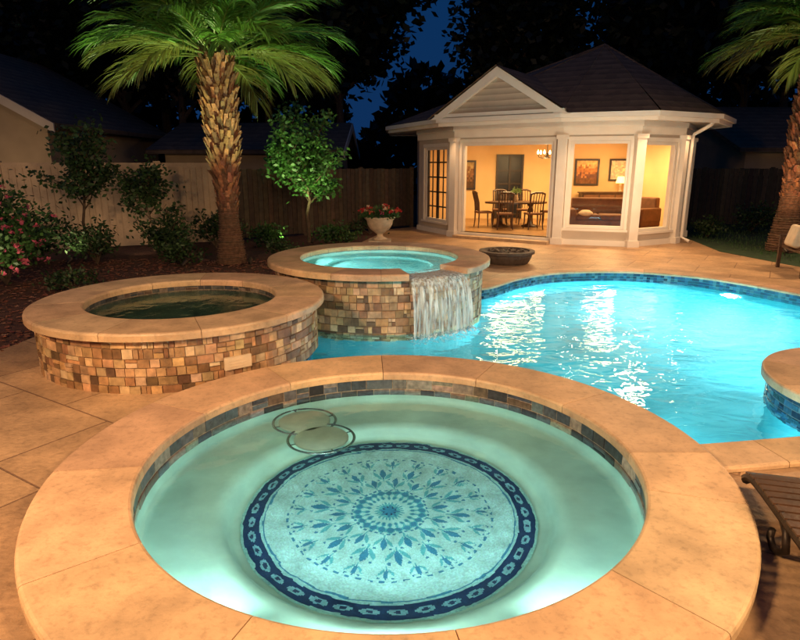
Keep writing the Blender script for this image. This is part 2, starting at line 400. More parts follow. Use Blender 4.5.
# ------------------------------------------------------------------ pool
P=thing('swimming_pool',(3.5,7.5,0),'free-form swimming pool with glowing turquoise water and tiled waterline','swimming pool')
b=MB(); n=len(pool)
for i in range(n):
    a,c=pool[i],pool[(i+1)%n]; b.quad((a[0],a[1],-1.15),(c[0],c[1],-1.15),(c[0],c[1],0),(a[0],a[1],0))
b.ngon([(p[0],p[1],-1.15) for p in pool]); mk('basin',b,M['pool_plaster'],P,world=True)
b=MB(); b.ngon([(p[0],p[1],-.13) for p in pool]); mk('water',b,M['water'],P,world=True)
nr=normals(pool); b=MB(); rs=[0.004,-.05,-.10,-.15,-.20,-.25]
for i in range(n):
    a,c=pool[i],pool[(i+1)%n]; na,nc=nr[i],nr[(i+1)%n]
    if math.dist(a,c)<.02: continue
    for j in range(5):
        col=jit(random.choice(BLUE),.3)
        def q(p,m_,z,o=.008): return (p[0]-m_[0]*o,p[1]-m_[1]*o,z)
        b.quad(q(a,na,rs[j+1]+.002),q(c,nc,rs[j+1]+.002),q(c,nc,rs[j]-.002),q(a,na,rs[j]-.002),col)
mk('waterline_tile',b,M['mosaic'],P,world=True)
fn=normals(freeS,False); b=MB(); blocks(b,[(p[0]-q[0]*.03,p[1]-q[1]*.03) for p,q in zip(freeS,fn)],fn,.36,.004,.045,11,False,SAND); mk('coping',b,M['coping'],P,world=True)
def pool_light(idx,inset=.03,z=-.5,parent=P):
    p=freeS[idx]; q=fn[idx]; b=MB(); cx,cy=p[0]-q[0]*inset,p[1]-q[1]*inset
    u=Vector((-q[1],q[0],0)); nn=Vector((-q[0],-q[1],0)); c=Vector((cx,cy,z)); pts=[c+u*(.15*math.cos(w*PI/10))+Vector((0,0,.15*math.sin(w*PI/10))) for w in range(20)]
    b.ngon(pts); mk('pool_light',b,M['ledface'],parent,world=True)
    return c+nn*.06, nn
def arealight(name,loc,direction,size,power,col,spread=180,sy=None):
    l=bpy.data.lights.new(name,'AREA'); l.energy=power; l.color=col; l.size=size
    if sy: l.shape='RECTANGLE'; l.size_y=sy
    l.spread=rad(spread)
    o=bpy.data.objects.new(name,l); COL.objects.link(o); o.location=loc; o.rotation_euler=Vector(direction).to_track_quat('-Z','Y').to_euler(); return o
def pointlight(name,loc,power,col,r=.05):
    l=bpy.data.lights.new(name,'POINT'); l.energy=power; l.color=col; l.shadow_soft_size=r
    o=bpy.data.objects.new(name,l); COL.objects.link(o); o.location=loc; return o
def spot(name,loc,target,power,col,ang=70,blend=.8,r=.05):
    l=bpy.data.lights.new(name,'SPOT'); l.energy=power; l.color=col; l.spot_size=rad(ang); l.spot_blend=blend; l.shadow_soft_size=r
    o=bpy.data.objects.new(name,l); COL.objects.link(o); o.location=loc; o.rotation_euler=(Vector(target)-Vector(loc)).to_track_quat('-Z','Y').to_euler(); return o
def near_idx(x,y): return min(range(len(freeS)),key=lambda i:math.dist(freeS[i],(x,y)))
c,d=pool_light(near_idx(5.75,10.2)); arealight('pool_lamp',c,(d.x,d.y,-.45),.25,470,(.62,.97,1))
CY=(.40,.90,1)
arealight('pool_lamp',(2.6,4.28,-.6),(.3,1,-.1),.4,32,CY)
arealight('pool_lamp',(6.85,7.3,-.6),(-1,.1,-.1),.4,105,CY)
arealight('pool_lamp',(1.15,5.50,-.6),(.3,1,-.1),.4,14,(.28,.82,.92))
arealight('pool_lamp',(4.6,6.15,-.6),(0,1,-.1),.4,40,CY)
arealight('pool_lamp',(-.7,5.85,-.6),(.3,1,-.1),.3,7,(.28,.82,.92))

# ------------------------------------------------------------------ near spa
S=thing('hot_tub',(F[0],F[1],0),'large round in-ground spa with sandstone coping and blue mosaic medallion floor','hot tub')
pts,nn=ring_path(F,1.59,208); b=MB(); blocks(b,pts,nn,.55,.07,.14,18,True,SAND,r=.02); mk('coping',b,M['coping'],S,world=True)
b=MB(); b.revolve([(2.09,-.04),(2.09,.072),(1.93,.072),(1.93,-.3)],160,(F[0],F[1],0),col=(.38,.25,.15)); mk('riser',b,M['coping'],S,smooth=False,world=True)
b=MB(); b.revolve([(1.612,.08),(1.612,-.24),(1.59,-.29),(1.54,-.31),(1.20,-.33),(1.13,-.35),(1.09,-.40),(1.07,-.50),(1.04,-.535),(.98,-.54),(0.001,-.54)],160,(F[0],F[1],0)); mk('basin',b,M['spa_plaster'],S,smooth=True,world=True)
b=MB(); tiles(b,F,1.607,-.14,.072,2,.14,SLATE2,(.36,.27,.19),inward=True,proud=.008,split=.15,merge=.3,vary=.15,cj=.3); mk('waterline_tile',b,M['slate'],S,world=True)
def med(r,t):
    base=(.33,.57,.60)
    fr=lambda n,o=0: ((t/(2*PI)*n+o)%1)-.5
    navy=(.010,.03,.09); blue=(.03,.17,.31); teal=(.08,.34,.42)
    if r>.90:
        if r>1.012: return (.22,.44,.43)
        k=fr(38); a=k*2*PI*r/38
        if (a/.060)**2+((r-.956)/.024)**2<1:
            return navy if (a/.022)**2+((r-.956)/.012)**2<1 else (.16,.36,.44)
        return navy
    if r>.882: return (.25,.5,.54)
    if r>.872: return blue
    c=base
    if r<.075: return blue if math.cos(8*t)*.02+.05>r else navy if r<.05 else teal
    if r<.26:
        v=math.sin(12*t+r*14)*math.sin(12*t-r*14)+.55*math.sin(r*90); return blue if v>.55 else (teal if v>.05 else base)
    if r<.275: return blue if abs(fr(40))<.3 else base
    for (r0,n,o,s_) in ((.36,14,0,1.0),(.49,14,.5,1.15),(.64,20,.25,.8)):
        k=fr(n,o); dt=k*2*PI*r/n; dr=(r-r0)/s_; x=dt/s_
        if -.055<dr<.07 and abs(x)<.021*math.sin(PI*(dr+.055)/.125): return blue
        if -.055<dr<.035:
            cx=.012+.62*(dr+.055); wd=.013*math.sin(PI*(dr+.055)/.09)+.002
            if abs(abs(x)-cx)<wd: return teal
        if abs(x)<.005 and -.085<dr<=-.05: return teal
        if (abs(x)-.055)**2+(dr-.055)**2<.0001: return blue
    if .705<r<.72: return blue if abs(fr(60))<.22 else base
    return base
b=MB(); NR,NT=125,460; RM=.965
for i in range(NR+1):
    for j in range(NT):
        r=max(.001,i/NR*1.03*RM); t=2*PI*j/NT; b.v.append((F[0]-.01+r*math.cos(t),F[1]+.0+r*math.sin(t),-.532))
for i in range(NR):
    for j in range(NT):
        j2=(j+1)%NT; t=2*PI*(j+.5)/NT; r=(i+.5)/NR*1.03
        b.face((i*NT+j,(i+1)*NT+j,(i+1)*NT+j2,i*NT+j2),jit(med(r+.004*math.sin(t*9),t+.1),.16))
mk('floor_medallion',b,M['med'],S,world=True,label='blue and pale teal floral mosaic medallion')
b=MB(); b.ngon([(p[0],p[1],-.05) for p in ring_path(F,1.60,128)[0]]); mk('water',b,M['spawater'],S,world=True)
SPC=(.74,1,.95)
arealight('spa_lamp',(F[0]-.05,F[1]-1.52,-.17),(0,1,-.12),.5,26,SPC,sy=.12)
arealight('spa_lamp',(F[0]+.95,F[1]-1.20,-.17),(.35,1,-.1),.4,13,SPC,sy=.12)
arealight('spa_lamp',(F[0]-.95,F[1]-1.20,-.17),(-.35,1,-.1),.4,15,SPC,sy=.12)
for k,(x,y) in enumerate(((-.80,4.66),(-.62,4.34))):
    e=thing('spa_seat',(x,y,-.31),'pale round submerged seat pad with steel rim','spa seat',group='round pads in the spa')
    b=MB(); b.revolve([(.001,.20),(.20,.20),(.215,.19),(.215,.17),(.001,.16)],48); mk('seat_pad',b,M['pad'],e,smooth=True)
    b=MB(); b.tube([(.26*math.cos(w*PI/24),.26*math.sin(w*PI/24),.185) for w in range(49)],.012,8,cap=False)
    for w in range(4): a=w*PI/2+.5; b.tube([(.21*math.cos(a),.21*math.sin(a),.182),(.26*math.cos(a),.26*math.sin(a),.185)],.008,6)
    mk('rim',b,M['metal'],e,smooth=True)
    b=MB(); b.tube([(0,0,0),(0,0,.16)],.03,10); mk('leg',b,M['metal'],e)

# ------------------------------------------------------------------ raised tub (dark)
T=thing('raised_hot_tub',(LT[0],LT[1],0),'raised round spa clad in brown stone tiles with dark still water','hot tub')
b=MB(); tiles(b,LT,1.445,-.02,.51,6,.095,STONE,(.20,.13,.08),split=.10,merge=.12,proud=.013,vsplit=.12,cj=.28)
mk('wall',b,M['tile'],T,world=True)
pts,nn=ring_path(LT,1.0,176); b=MB(); blocks(b,pts,nn,.54,.51,.585,16,True,SAND,r=.022); mk('coping',b,M['coping'],T,world=True)
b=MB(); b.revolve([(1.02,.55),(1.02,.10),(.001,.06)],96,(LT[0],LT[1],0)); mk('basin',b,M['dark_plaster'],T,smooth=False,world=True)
b=MB(); tiles(b,LT,1.012,.38,.53,2,.09,SLATE,(.2,.15,.1),inward=True,proud=.004); mk('waterline_tile',b,M['slate'],T,world=True)
b=MB(); b.ngon([(p[0],p[1],.45) for p in ring_path(LT,1.01,96)[0]]); mk('water',b,M['tubwater'],T,world=True)
pointlight('tub_fill',(LT[0]-.5,LT[1]-.5,.3),1.2,(.75,1,.75),.05)  # added weak fill; outside light hardly gets through the glass water
a=rad(-53); b=MB(); u=(-math.sin(a),math.cos(a)); q=(math.cos(a),math.sin(a)); pc=(LT[0]+1.445*q[0],LT[1]+1.445*q[1])
b.obox(pc,u,q,-.13,.13,.0,.03,.15,.27); 
for k in range(3): b.obox(pc,u,q,-.09,.05+.03*(k%2),.031,.034,.175+.028*k,.183+.028*k)
mk('access_plate',b,M['cream'],T,world=True,label='small pale rectangular plate on the tiles')

# ------------------------------------------------------------------ spillover tub
W=thing('spillover_hot_tub',(MT[0],MT[1],0),'raised round stone-tiled spa spilling water into the pool','hot tub')
b=MB(); tiles(b,MT,1.53,-.4,.595,10,.10,STONE,(.20,.13,.08),split=.10,merge=.12,proud=.014,vsplit=.12,cj=.28)
b.revolve([(1.53,.596),(1.16,.597)],96,(MT[0],MT[1],0),rad(-78),rad(-40),col=(.3,.22,.15)); mk('wall',b,M['tile'],W,world=True)
pts,nn=ring_path(MT,1.17,160,-43,285); b=MB(); blocks(b,pts,nn,.48,.595,.68,11,False,SAND,r=.022); mk('coping',b,M['coping'],W,world=True)
b=MB(); b.revolve([(1.18,.60),(1.18,.25),(.80,.22),(.78,.08),(.001,.08)],96,(MT[0],MT[1],0)); mk('basin',b,M['mid_plaster'],W,world=True)
b=MB(); tiles(b,MT,1.176,.50,.66,3,.06,BLUE,(.1,.12,.14),inward=True,proud=.004,a0=rad(-43),a1=rad(285)); mk('waterline_tile',b,M['mosaic'],W,world=True)
b=MB(); b.ngon([(p[0],p[1],.612) for p in ring_path(MT,1.172,96)[0]]); mk('water',b,M['tubwater'],W,world=True)
arealight('spa_lamp',(MT[0]+.1,MT[1]-1.1,.42),(0,1,-.2),.4,32,(.58,1,.97),sy=.1)
arealight('spa_lamp',(MT[0]-.95,MT[1]+.2,.42),(1,.1,-.2),.3,16,(.58,1,.97),sy=.1)
b=MB(); prof=[(1.10,.614),(1.35,.612),(1.52,.608),(1.60,.59),(1.645,.54),(1.68,.45),(1.705,.34),(1.725,.2),(1.74,.05),(1.75,-.13)]
NA=90
for i in range(NA+1):
    a=rad(-74+31*i/NA); wob=.012*math.sin(i*1.0)+.01*math.sin(i*.43+1)+U(-.005,.005)
    for j,(r,z) in enumerate(prof):
        rr=r+wob*max(0,(j-3))/3; b.v.append((MT[0]+rr*math.cos(a),MT[1]+rr*math.sin(a),z))
m=len(prof)
for i in range(NA):
    for j in range(m-1): b.face((i*m+j,(i+1)*m+j,(i+1)*m+j+1,i*m+j+1))
mk('waterfall',b,M['fall'],W,smooth=True,world=True,label='thin white sheet of falling water')
b=MB(); NA,NB=140,18
for i in range(NA+1):
    a=rad(-77+37*i/NA)
    for j in range(NB+1):
        r=1.58+.42*j/NB+.03*math.sin(i*.7); env=math.exp(-((r-1.77)/.09)**2)*max(0,min(1,i/14,(NA-i)/14)); b.v.append((MT[0]+r*math.cos(a)+U(-.005,.005),MT[1]+r*math.sin(a),-.150+env*U(.02,.085)))
for i in range(NA):
    for j in range(NB): b.face((i*(NB+1)+j,(i+1)*(NB+1)+j,(i+1)*(NB+1)+j+1,i*(NB+1)+j+1))
mk('splash_foam',b,M['foam'],W,smooth=True,world=True)

# ------------------------------------------------------------------ round ledge beside the pool
E=thing('round_pool_ledge',(PN[0],PN[1],0),'round sandstone-capped ledge with blue tile at the pool edge','pool ledge')
pts,nn=ring_path(PN,.5,150); b=MB(); blocks(b,pts,nn,.68,.06,.14,15,True,SAND,r=.02)
b.revolve([(.52,.132),(.001,.132)],64,(PN[0],PN[1],0),col=(.5,.34,.21)); mk('coping',b,M['coping'],E,world=True)
b=MB(); tiles(b,PN,1.12,-.35,.062,7,.07,BLUE,(.12,.14,.16),proud=.006,split=0); mk('wall',b,M['mosaic'],E,world=True)
b=MB(); b.revolve([(1.11,-.3),(1.11,-1.15)],96,(PN[0],PN[1],0)); mk('base',b,M['pool_plaster'],E,world=True)

# ------------------------------------------------------------------ pavilion house
HS=thing('pavilion_house',(5,18,0),'white pavilion with angled bay windows, front gable and dark shingle roof','house')
V=[(.6,19.4),(1.55,17.4),(4.1,15.7),(5.8,15.1),(7.2,15.9),(8.2,17.6),(8.2,21.8),(.6,21.8)]
def facet(a,b_):
    d=Vector((b_[0]-a[0],b_[1]-a[1])); L_=d.length; u=(d.x/L_,d.y/L_); return u,(u[1],-u[0]),L_
wallz=3.03; TH=.16
ops={0:(.4,1.8,.35,2.5),1:(.22,2.84,.15,2.58),2:(.2,1.6,.42,2.58),3:(.18,1.42,.36,2.55)}
wb=MB(); rb=MB()
for i in range(8):
    a=V[i];c=V[(i+1)%8];u,nv,Ln=facet(a,c)
    if i in ops:
        s0,s1,z0,z1=ops[i]
        for mb,d0,d1 in ((wb,-TH,0),(rb,-TH-.02,-TH-.003)):
            mb.obox(a,u,nv,0,s0,d0,d1,0,wallz); mb.obox(a,u,nv,s1,Ln,d0,d1,0,wallz)
            mb.obox(a,u,nv,s0,s1,d0,d1,z1,wallz); mb.obox(a,u,nv,s0,s1,d0,d1,0,z0)
    else:
        wb.obox(a,u,nv,0,Ln,-TH,0,0,wallz); rb.obox(a,u,nv,0,Ln,-TH-.02,-TH-.003,0,2.8)
mk('wall',wb,M['wall'],HS,world=True); mk('interior_wall',rb,M['room'],HS,world=True)
b=MB(); b.ngon([(x,y,.15) for x,y in V]); mk('floor',b,M['floor'],HS,world=True)
b=MB(); b.ngon([(x,y,2.8) for x,y in V]); mk('ceiling',b,M['ceiling'],HS,world=True)
b=MB(); b2=MB()
for i in range(6):
    a=V[i];c=V[(i+1)%8];u,nv,Ln=facet(a,c)
    b.obox(a,u,nv,-.02,Ln+.02,.003,.05,2.72,2.90); b.obox(a,u,nv,-.03,Ln+.03,.003,.09,2.90,3.025)
    b2.obox(a,u,nv,-.02,Ln+.02,.003,.06,-.03,.14)
mk('frieze',b,M['trim'],HS,world=True); mk('plinth',b2,M['trim'],HS,world=True)
for i in range(1,6):
    x,y=V[i]; b=MB(); u1=facet(V[i-1],V[i])[0]; u2=facet(V[i],V[(i+1)%8])[0]; rz=math.atan2(u1[1]+u2[1],u1[0]+u2[0])
    b.box((x,y,1.42),(.23,.23,2.56),rz=rz); b.box((x,y,.06),(.30,.30,.2),rz=rz); b.box((x,y,2.67),(.29,.29,.1),rz=rz); mk('column',b,M['trim'],HS,world=True)
for i,(s0,s1,z0,z1) in ops.items():
    a=V[i];c=V[(i+1)%8];u,nv,Ln=facet(a,c)
    nm='patio_opening' if i==1 else ('french_door' if i==0 else 'window')
    b=MB(); w=.075
    b.obox(a,u,nv,s0-.07,s0,.003,.035,z0-.05,z1+.1); b.obox(a,u,nv,s1,s1+.07,.003,.035,z0-.05,z1+.1); b.obox(a,u,nv,s0,s1,.003,.035,z1,z1+.1)
    b.obox(a,u,nv,s0,s0+w,-TH+.02,-.02,z0,z1); b.obox(a,u,nv,s1-w,s1,-TH+.02,-.02,z0,z1); b.obox(a,u,nv,s0+w,s1-w,-TH+.02,-.02,z1-w,z1)
    if i!=1: b.obox(a,u,nv,s0-.1,s1+.1,.036,.08,z0-.06,z0); b.obox(a,u,nv,s0+w,s1-w,-TH+.02,-.02,z0,z0+w)
    wo=mk(nm,b,M['trim'],HS,world=True)
    if i==0:
        g=MB(); mid=(s0+s1)/2; g.obox(a,u,nv,mid-.05,mid+.05,-.10,-.05,z0+w,z1-w)
        for q in range(1,5): z=z0+(z1-z0)*q/5; g.obox(a,u,nv,s0+w,s1-w,-.09,-.06,z-.02,z+.02)
        for sx in (s0+w+.0,s1-w-.07): g.obox(a,u,nv,sx,sx+.07,-.10,-.05,z0+w,z1-w)
        for sx in (.27,.73): xx=s0+(s1-s0)*sx; g.obox(a,u,nv,xx-.015,xx+.015,-.09,-.06,z0+w,z1-w)
        mk('door_panel',g,M['frame'],wo)
    if i!=1:
        g=MB(); g.obox(a,u,nv,s0+w,s1-w,-.078,-.072,z0+w,z1-w); mk('pane',g,M['glass'],wo)
EV=[(-.35,20.3),(1.05,16.95),(3.85,15.05),(5.85,14.35),(7.75,15.35),(9.0,17.1),(9.0,22.5),(-.35,22.5)]
APX=(6.0,19.0,5.4)
b=MB(); b.ngon([(x,y,3.03) for x,y in EV])
for i in range(8):
    a=EV[i];c=EV[(i+1)%8];u,nv,Ln=facet(a,c); b.obox(a,u,nv,-.01,Ln+.01,-.03,.02,2.99,3.17); b.obox(a,u,nv,-.03,Ln+.03,.02,.11,3.08,3.19)
mk('eave',b,M['trim'],HS,world=True)
b=MB()
for i in range(8):
    a=EV[i];c=EV[(i+1)%8]; u,nv,Ln=facet(a,c)
    b.ngon([(a[0]+nv[0]*.1,a[1]+nv[1]*.1,3.20),(c[0]+nv[0]*.1,c[1]+nv[1]*.1,3.20),APX])
roof=mk('roof',b,M['shingle'],HS,world=True)
b=MB()
for i in range(8):
    a=EV[i]; b.tube([(a[0],a[1],3.20),(APX[0],APX[1],APX[2]+.0)],.035,6)
mk('ridge_cap',b,M['shingle'],roof)
a=EV[1];c=EV[2];u,nv,Ln=facet(a,c); GZ=4.32
b=MB(); b.extr(a,u,nv,[(.05,3.19),(Ln-.05,3.19),(Ln/2,GZ-.02)],-.1,-.02); gb=mk('gable',b,M['siding'],HS,world=True)
b=MB()
b.extr(a,u,nv,[(-.22,3.16),(.10,3.16),(Ln/2,GZ-.19),(Ln/2,GZ+.04)],-.05,.10)
b.extr(a,u,nv,[(Ln+.22,3.16),(Ln/2,GZ+.04),(Ln/2,GZ-.19),(Ln-.10,3.16)],-.05,.10)
b.obox(a,u,nv,-.1,Ln+.1,-.02,.08,3.17,3.30)
mk('gable_trim',b,M['trim'],gb)
b=MB(); mx,my=a[0]+u[0]*Ln/2,a[1]+u[1]*Ln/2; bk=(mx-nv[0]*2.5,my-nv[1]*2.5,GZ+.07)
f1=(mx+nv[0]*.16,my+nv[1]*.16,GZ+.07); l1=(a[0]+nv[0]*.16-u[0]*.3,a[1]+nv[1]*.16-u[1]*.3,3.17); r1=(c[0]+nv[0]*.16+u[0]*.3,c[1]+nv[1]*.16+u[1]*.3,3.17)
b.ngon([l1,f1,bk]); b.ngon([r1,bk,f1]); mk('gable_roof',b,M['shingle'],roof)
b=MB(); x,y=V[4]; b.tube([(x+.55,y-.35,3.05),(x+.5,y-.3,2.95),(x+.28,y+.05,2.75),(x+.25,y+.05,2.6),(x+.25,y+.05,.15),(x+.4,y-.1,.05)],.045,8); mk('downspout',b,M['trim'],HS,world=True)
b=MB(); a=V[1];c=V[2];u,nv,Ln=facet(a,c); b.obox(a,u,nv,.15,Ln-.15,.065,.35,-.02,.075,col=(.5,.34,.2)); mk('doorstep',b,M['coping'],HS,world=True)

def framed(x0,x1,z0,z1,y,label,pal,rz=0):
    e=thing('framed_picture',((x0+x1)/2,y,(z0+z1)/2),label,'picture',rz=rz); w=(x1-x0)/2; h=(z1-z0)/2; b=MB()
    b.box((0,-.02,h-.03),(2*w,.04,.06)); b.box((0,-.02,-h+.03),(2*w,.04,.06)); b.box((-w+.03,-.02,0),(.06,.04,2*h-.12)); b.box((w-.03,-.02,0),(.06,.04,2*h-.12)); mk('frame',b,M['frame'],e)
    b=MB(); nx,nz=12,12
    for i in range(nx):
        for j in range(nz):
            xa=-w+.06+(2*w-.12)*i/nx; xb=-w+.06+(2*w-.12)*(i+1)/nx; za=-h+.06+(2*h-.12)*j/nz; zb=-h+.06+(2*h-.12)*(j+1)/nz
            b.quad((xa,-.01,za),(xb,-.01,za),(xb,-.01,zb),(xa,-.01,zb),jit(pal[min(len(pal)-1,int(j/nz*len(pal)+U(-.5,.5)) if j else 0)],.2))
    mk('canvas',b,M['art'],e)
YB=21.6
framed(2.15,2.65,1.15,2.15,YB,'dark framed painting on the warm dining room wall',[(.1,.05,.02),(.25,.12,.05),(.4,.28,.12)])
framed(6.10,6.95,1.3,2.2,YB,'framed golden landscape painting on the room wall',[(.2,.08,.03),(.5,.2,.05),(.75,.5,.2)])
framed(7.3,8.0,1.45,2.2,YB,'small framed mirror above the sideboard',[(.6,.5,.35),(.7,.6,.4),(.7,.6,.45)])
e=thing('interior_door',(3.85,YB,.15),'dark double french door on the back wall of the dining room','door'); b=MB()
for x in (-.46,-.02,.42): b.box((x,-.03,1.1),(.07,.06,2.2))
for z in (.15,.75,1.2,1.65,2.17): b.box((0,-.03,z),(.9,.05,.06))
mk('door_frame',b,M['frame'],e); b=MB(); b.box((0,-.01,1.1),(.88,.012,2.15)); mk('pane',b,M['night'],e)
e=thing('dining_table',(3.55,18.7,.15),'dark oval wooden dining table set in the lit room','dining table'); b=MB(); k=32
top=[(.95*math.cos(2*PI*i/k),.55*math.sin(2*PI*i/k)) for i in range(k)]
b.ngon([(x,y,.76) for x,y in top]); b.ngon([(x,y,.71) for x,y in reversed(top)])
for i in range(k): p,q=top[i],top[(i+1)%k]; b.quad((p[0],p[1],.71),(q[0],q[1],.71),(q[0],q[1],.76),(p[0],p[1],.76))
mk('table_top',b,M['darkwood'],e)
for x in (-.45,.45):
    b=MB(); b.revolve([(.001,0),(.26,0),(.25,.04),(.08,.09),(.06,.3),(.09,.45),(.05,.6),(.12,.71)],16,(x,0,0)); mk('pedestal',b,M['darkwood'],e,smooth=True)
e=thing('flower_vase',(3.55,18.7,.91),'small vase with a leafy bouquet on the dining table','vase'); b=MB(); b.revolve([(.001,0),(.05,0),(.08,.08),(.05,.17),(.06,.2)],16); mk('vase',b,M['urn'],e,smooth=True)
b=MB()
for i in range(90): d=Vector((U(-1,1),U(-1,1),U(.3,1.4))).normalized(); b.leaf(Vector((0,0,.2))+d*U(.05,.2),d,.04,.08,jit((.1,.16,.05),.3))
mk('bouquet',b,M['leaf'],e)
ch=thing('dining_chair',(2.55,18.55,.15),'dark wooden slat-back dining chair by the table','chair',group='chairs around the dining table',rz=rad(-80))
b=MB(); b.box((0,0,.455),(.46,.44,.05)); mk('seat',b,M['brown'],ch)
b=MB(); b.tube([(-.2,-.2,.45),(-.2,-.22,.75),(-.21,-.30,1.05)],.022,8); b.tube([(.2,-.2,.45),(.2,-.22,.75),(.21,-.30,1.05)],.022,8)
b.tube([(-.21,-.29,1.03),(-.1,-.32,1.07),(.1,-.32,1.07),(.21,-.29,1.03)],.028,8)
for x in (-.12,-.04,.04,.12): b.tube([(x,-.2,.5),(x,-.23,.78),(x,-.31,1.05)],.012,6)
mk('backrest',b,M['darkwood'],ch)
for sx in (-.2,.2):
    for sy in (-.2,.2): b=MB(); b.tube([(sx,sy,.44),(sx*1.02,sy*1.02,.2),(sx*1.12,sy*1.12,0)],[.024,.02,.016],8); mk('leg',b,M['darkwood'],ch)
for (x,y,a) in ((4.6,18.8,90),(3.1,17.95,-5),(3.95,17.95,8),(3.2,19.5,175),(4.0,19.5,180)): copy_thing(ch,(x,y,.15),rad(a))
e=thing('chandelier',(4.35,18.4,2.8),'lit brass chandelier hanging over the dining table','chandelier'); b=MB(); b.tube([(0,0,0),(0,0,-.5)],.012,8); b.revolve([(.001,-.45),(.04,-.47),(.06,-.53),(.03,-.6),(.001,-.63)],12)
for i in range(6):
    a=i*PI/3; ca,sa=math.cos(a),math.sin(a); b.tube([(0,0,-.55),(.12*ca,.12*sa,-.62),(.24*ca,.24*sa,-.58),(.27*ca,.27*sa,-.5)],.009,6)
mk('chandelier_frame',b,M['bronze'],e)
for i in range(6):
    a=i*PI/3; b=MB(); b.revolve([(.001,-.5),(.025,-.48),(.03,-.44),(.001,-.37)],10,(.27*math.cos(a),.27*math.sin(a),0)); mk('bulb',b,M['bulb'],e,smooth=True)
def sofa(name,loc,w,label,mat,rz,cat):
    e=thing(name,loc,label,cat,rz=rz); b=MB(); b.box((0,0,.2),(w,.85,.24)); ob=[mk('base',b,mat,e)]
    n=2 if w>1.2 else 1; ww=(w-.36)/n
    for k in range(n):
        b=MB(); b.box((-w/2+.18+ww*(k+.5),.04,.40),(ww-.02,.72,.16)); ob.append(mk('seat_cushion',b,mat,e))
    b=MB(); b.box((0,-.36,.62),(w-.2,.2,.6)); ob.append(mk('backrest',b,mat,e))
    for sx in (-1,1): b=MB(); b.box((sx*(w/2-.09),0,.42),(.2,.85,.42)); ob.append(mk('armrest',b,mat,e))
    for o in ob: md=o.modifiers.new('bevel','BEVEL'); md.width=.05; md.segments=3
    for sx in (-1,1): b=MB(); b.box((sx*(w/2-.1),.3,.04),(.06,.06,.08)); mk('leg',b,M['darkwood'],e)
    return e
sofa('sofa',(5.75,17.6,.15),1.7,'brown leather sofa near the bay window',M['brown'],rad(170),'sofa')
sofa('armchair',(7.1,18.0,.15),.85,'dark upholstered armchair beside the window',M['brown'],rad(120),'armchair')
e=thing('throw_pillow',(5.3,17.35,.66),'cream pillow lying on the brown sofa','pillow'); b=MB(); b.revolve([(.001,.1),(.1,.09),(.19,.03),(.2,0),(.19,-.03),(.1,-.07),(.001,-.08)],24); mk('pillow_cover',b,M['cream'],e,smooth=True)
e=thing('sideboard',(7.1,21.2,.15),'dark wooden sideboard against the back wall','sideboard'); b=MB(); b.box((0,0,.5),(1.7,.45,.8)); b.box((0,0,.92),(1.78,.5,.04)); mk('cabinet',b,M['darkwood'],e)
for k in range(3): b=MB(); b.box((-.55+.55*k,-.235,.5),(.5,.02,.7)); mk('door',b,M['brown'],e)
e=thing('table_lamp',(7.6,21.2,1.11),'small lit table lamp on the sideboard','lamp'); b=MB(); b.revolve([(.001,0),(.08,0),(.05,.04),(.03,.15),(.05,.22),(.01,.3)],16); mk('lamp_base',b,M['urn'],e); b=MB(); b.revolve([(.16,.28),(.11,.5)],20); mk('lamp_shade',b,M['shade'],e,smooth=True)
WARM=(1,.64,.27)
arealight('room_lamp',(3.5,18.9,2.74),(0,0,-1),1.2,155,WARM); arealight('room_lamp',(6.5,18.4,2.74),(0,0,-1),1.2,165,WARM)
pointlight('room_lamp',(4.35,18.4,2.05),42,(1,.66,.3),.2); pointlight('room_lamp',(7.2,20.2,1.8),42,WARM,.2)

# ------------------------------------------------------------------ patio things
e=thing('stone_urn',(-.42,12.6,0),'carved stone urn on a pedestal filled with red and white flowers','planter')
b=MB(); b.box((0,0,.06),(.5,.5,.12)); b.box((0,0,.27),(.36,.36,.30)); b.box((0,0,.45),(.46,.46,.06)); mk('pedestal',b,M['urn'],e)
b=MB(); b.revolve([(.001,.48),(.15,.48),(.15,.51),(.07,.55),(.06,.60),(.12,.64),(.20,.70),(.26,.80),(.27,.88),(.32,.93),(.33,.96),(.30,.96),(.25,.88),(.001,.85)],32); mk('bowl',b,M['urn'],e,smooth=True)
b=MB()
for i in range(520):
    a=U(0,6.28);r=.34*math.sqrt(R()); z=.93+U(0,.2)*(1-r/.6); p=Vector((r*math.cos(a),r*math.sin(a),z)); d=Vector((p.x*1.8,p.y*1.8,U(-.2,.8))); b.leaf(p,d,.04,.12,jit((.05,.11,.03),.4))
mk('foliage',b,M['leaf'],e); b=MB()
for i in range(46):
    a=U(0,6.28);r=.42*math.sqrt(R()); z=1.03+U(0,.22)*(1-r/.6); p=Vector((r*math.cos(a),r*math.sin(a),z)); col=random.choice([(.5,.03,.03),(.6,.12,.06),(.7,.5,.35),(.55,.05,.12)])
    for q in range(9): d=Vector((U(-1,1),U(-1,1),U(-.2,1))); b.leaf(p,d,.045,.06,jit(col,.2))
mk('flowers',b,M['flower'],e)

e=thing('fire_bowl',(2.25,12.6,0),'low round dark stone fire bowl on the patio','fire bowl')
b=MB(); b.revolve([(.001,0),(.44,0),(.48,.05),(.52,.14),(.53,.19),(.58,.21),(.58,.26),(.48,.265),(.45,.22),(.001,.21)],40); mk('bowl',b,M['pit'],e,smooth=False)
b=MB()
for i in range(70):
    a=U(0,6.28);r=.4*math.sqrt(R()); m3=Matrix.Rotation(U(0,6),3,'Z')@Matrix.Rotation(U(-.5,.5),3,'X'); b.box((r*math.cos(a),r*math.sin(a),.235),(U(.05,.11),U(.05,.09),U(.04,.06)),mat=m3)
mk('lava_rock',b,M['pit'],e)

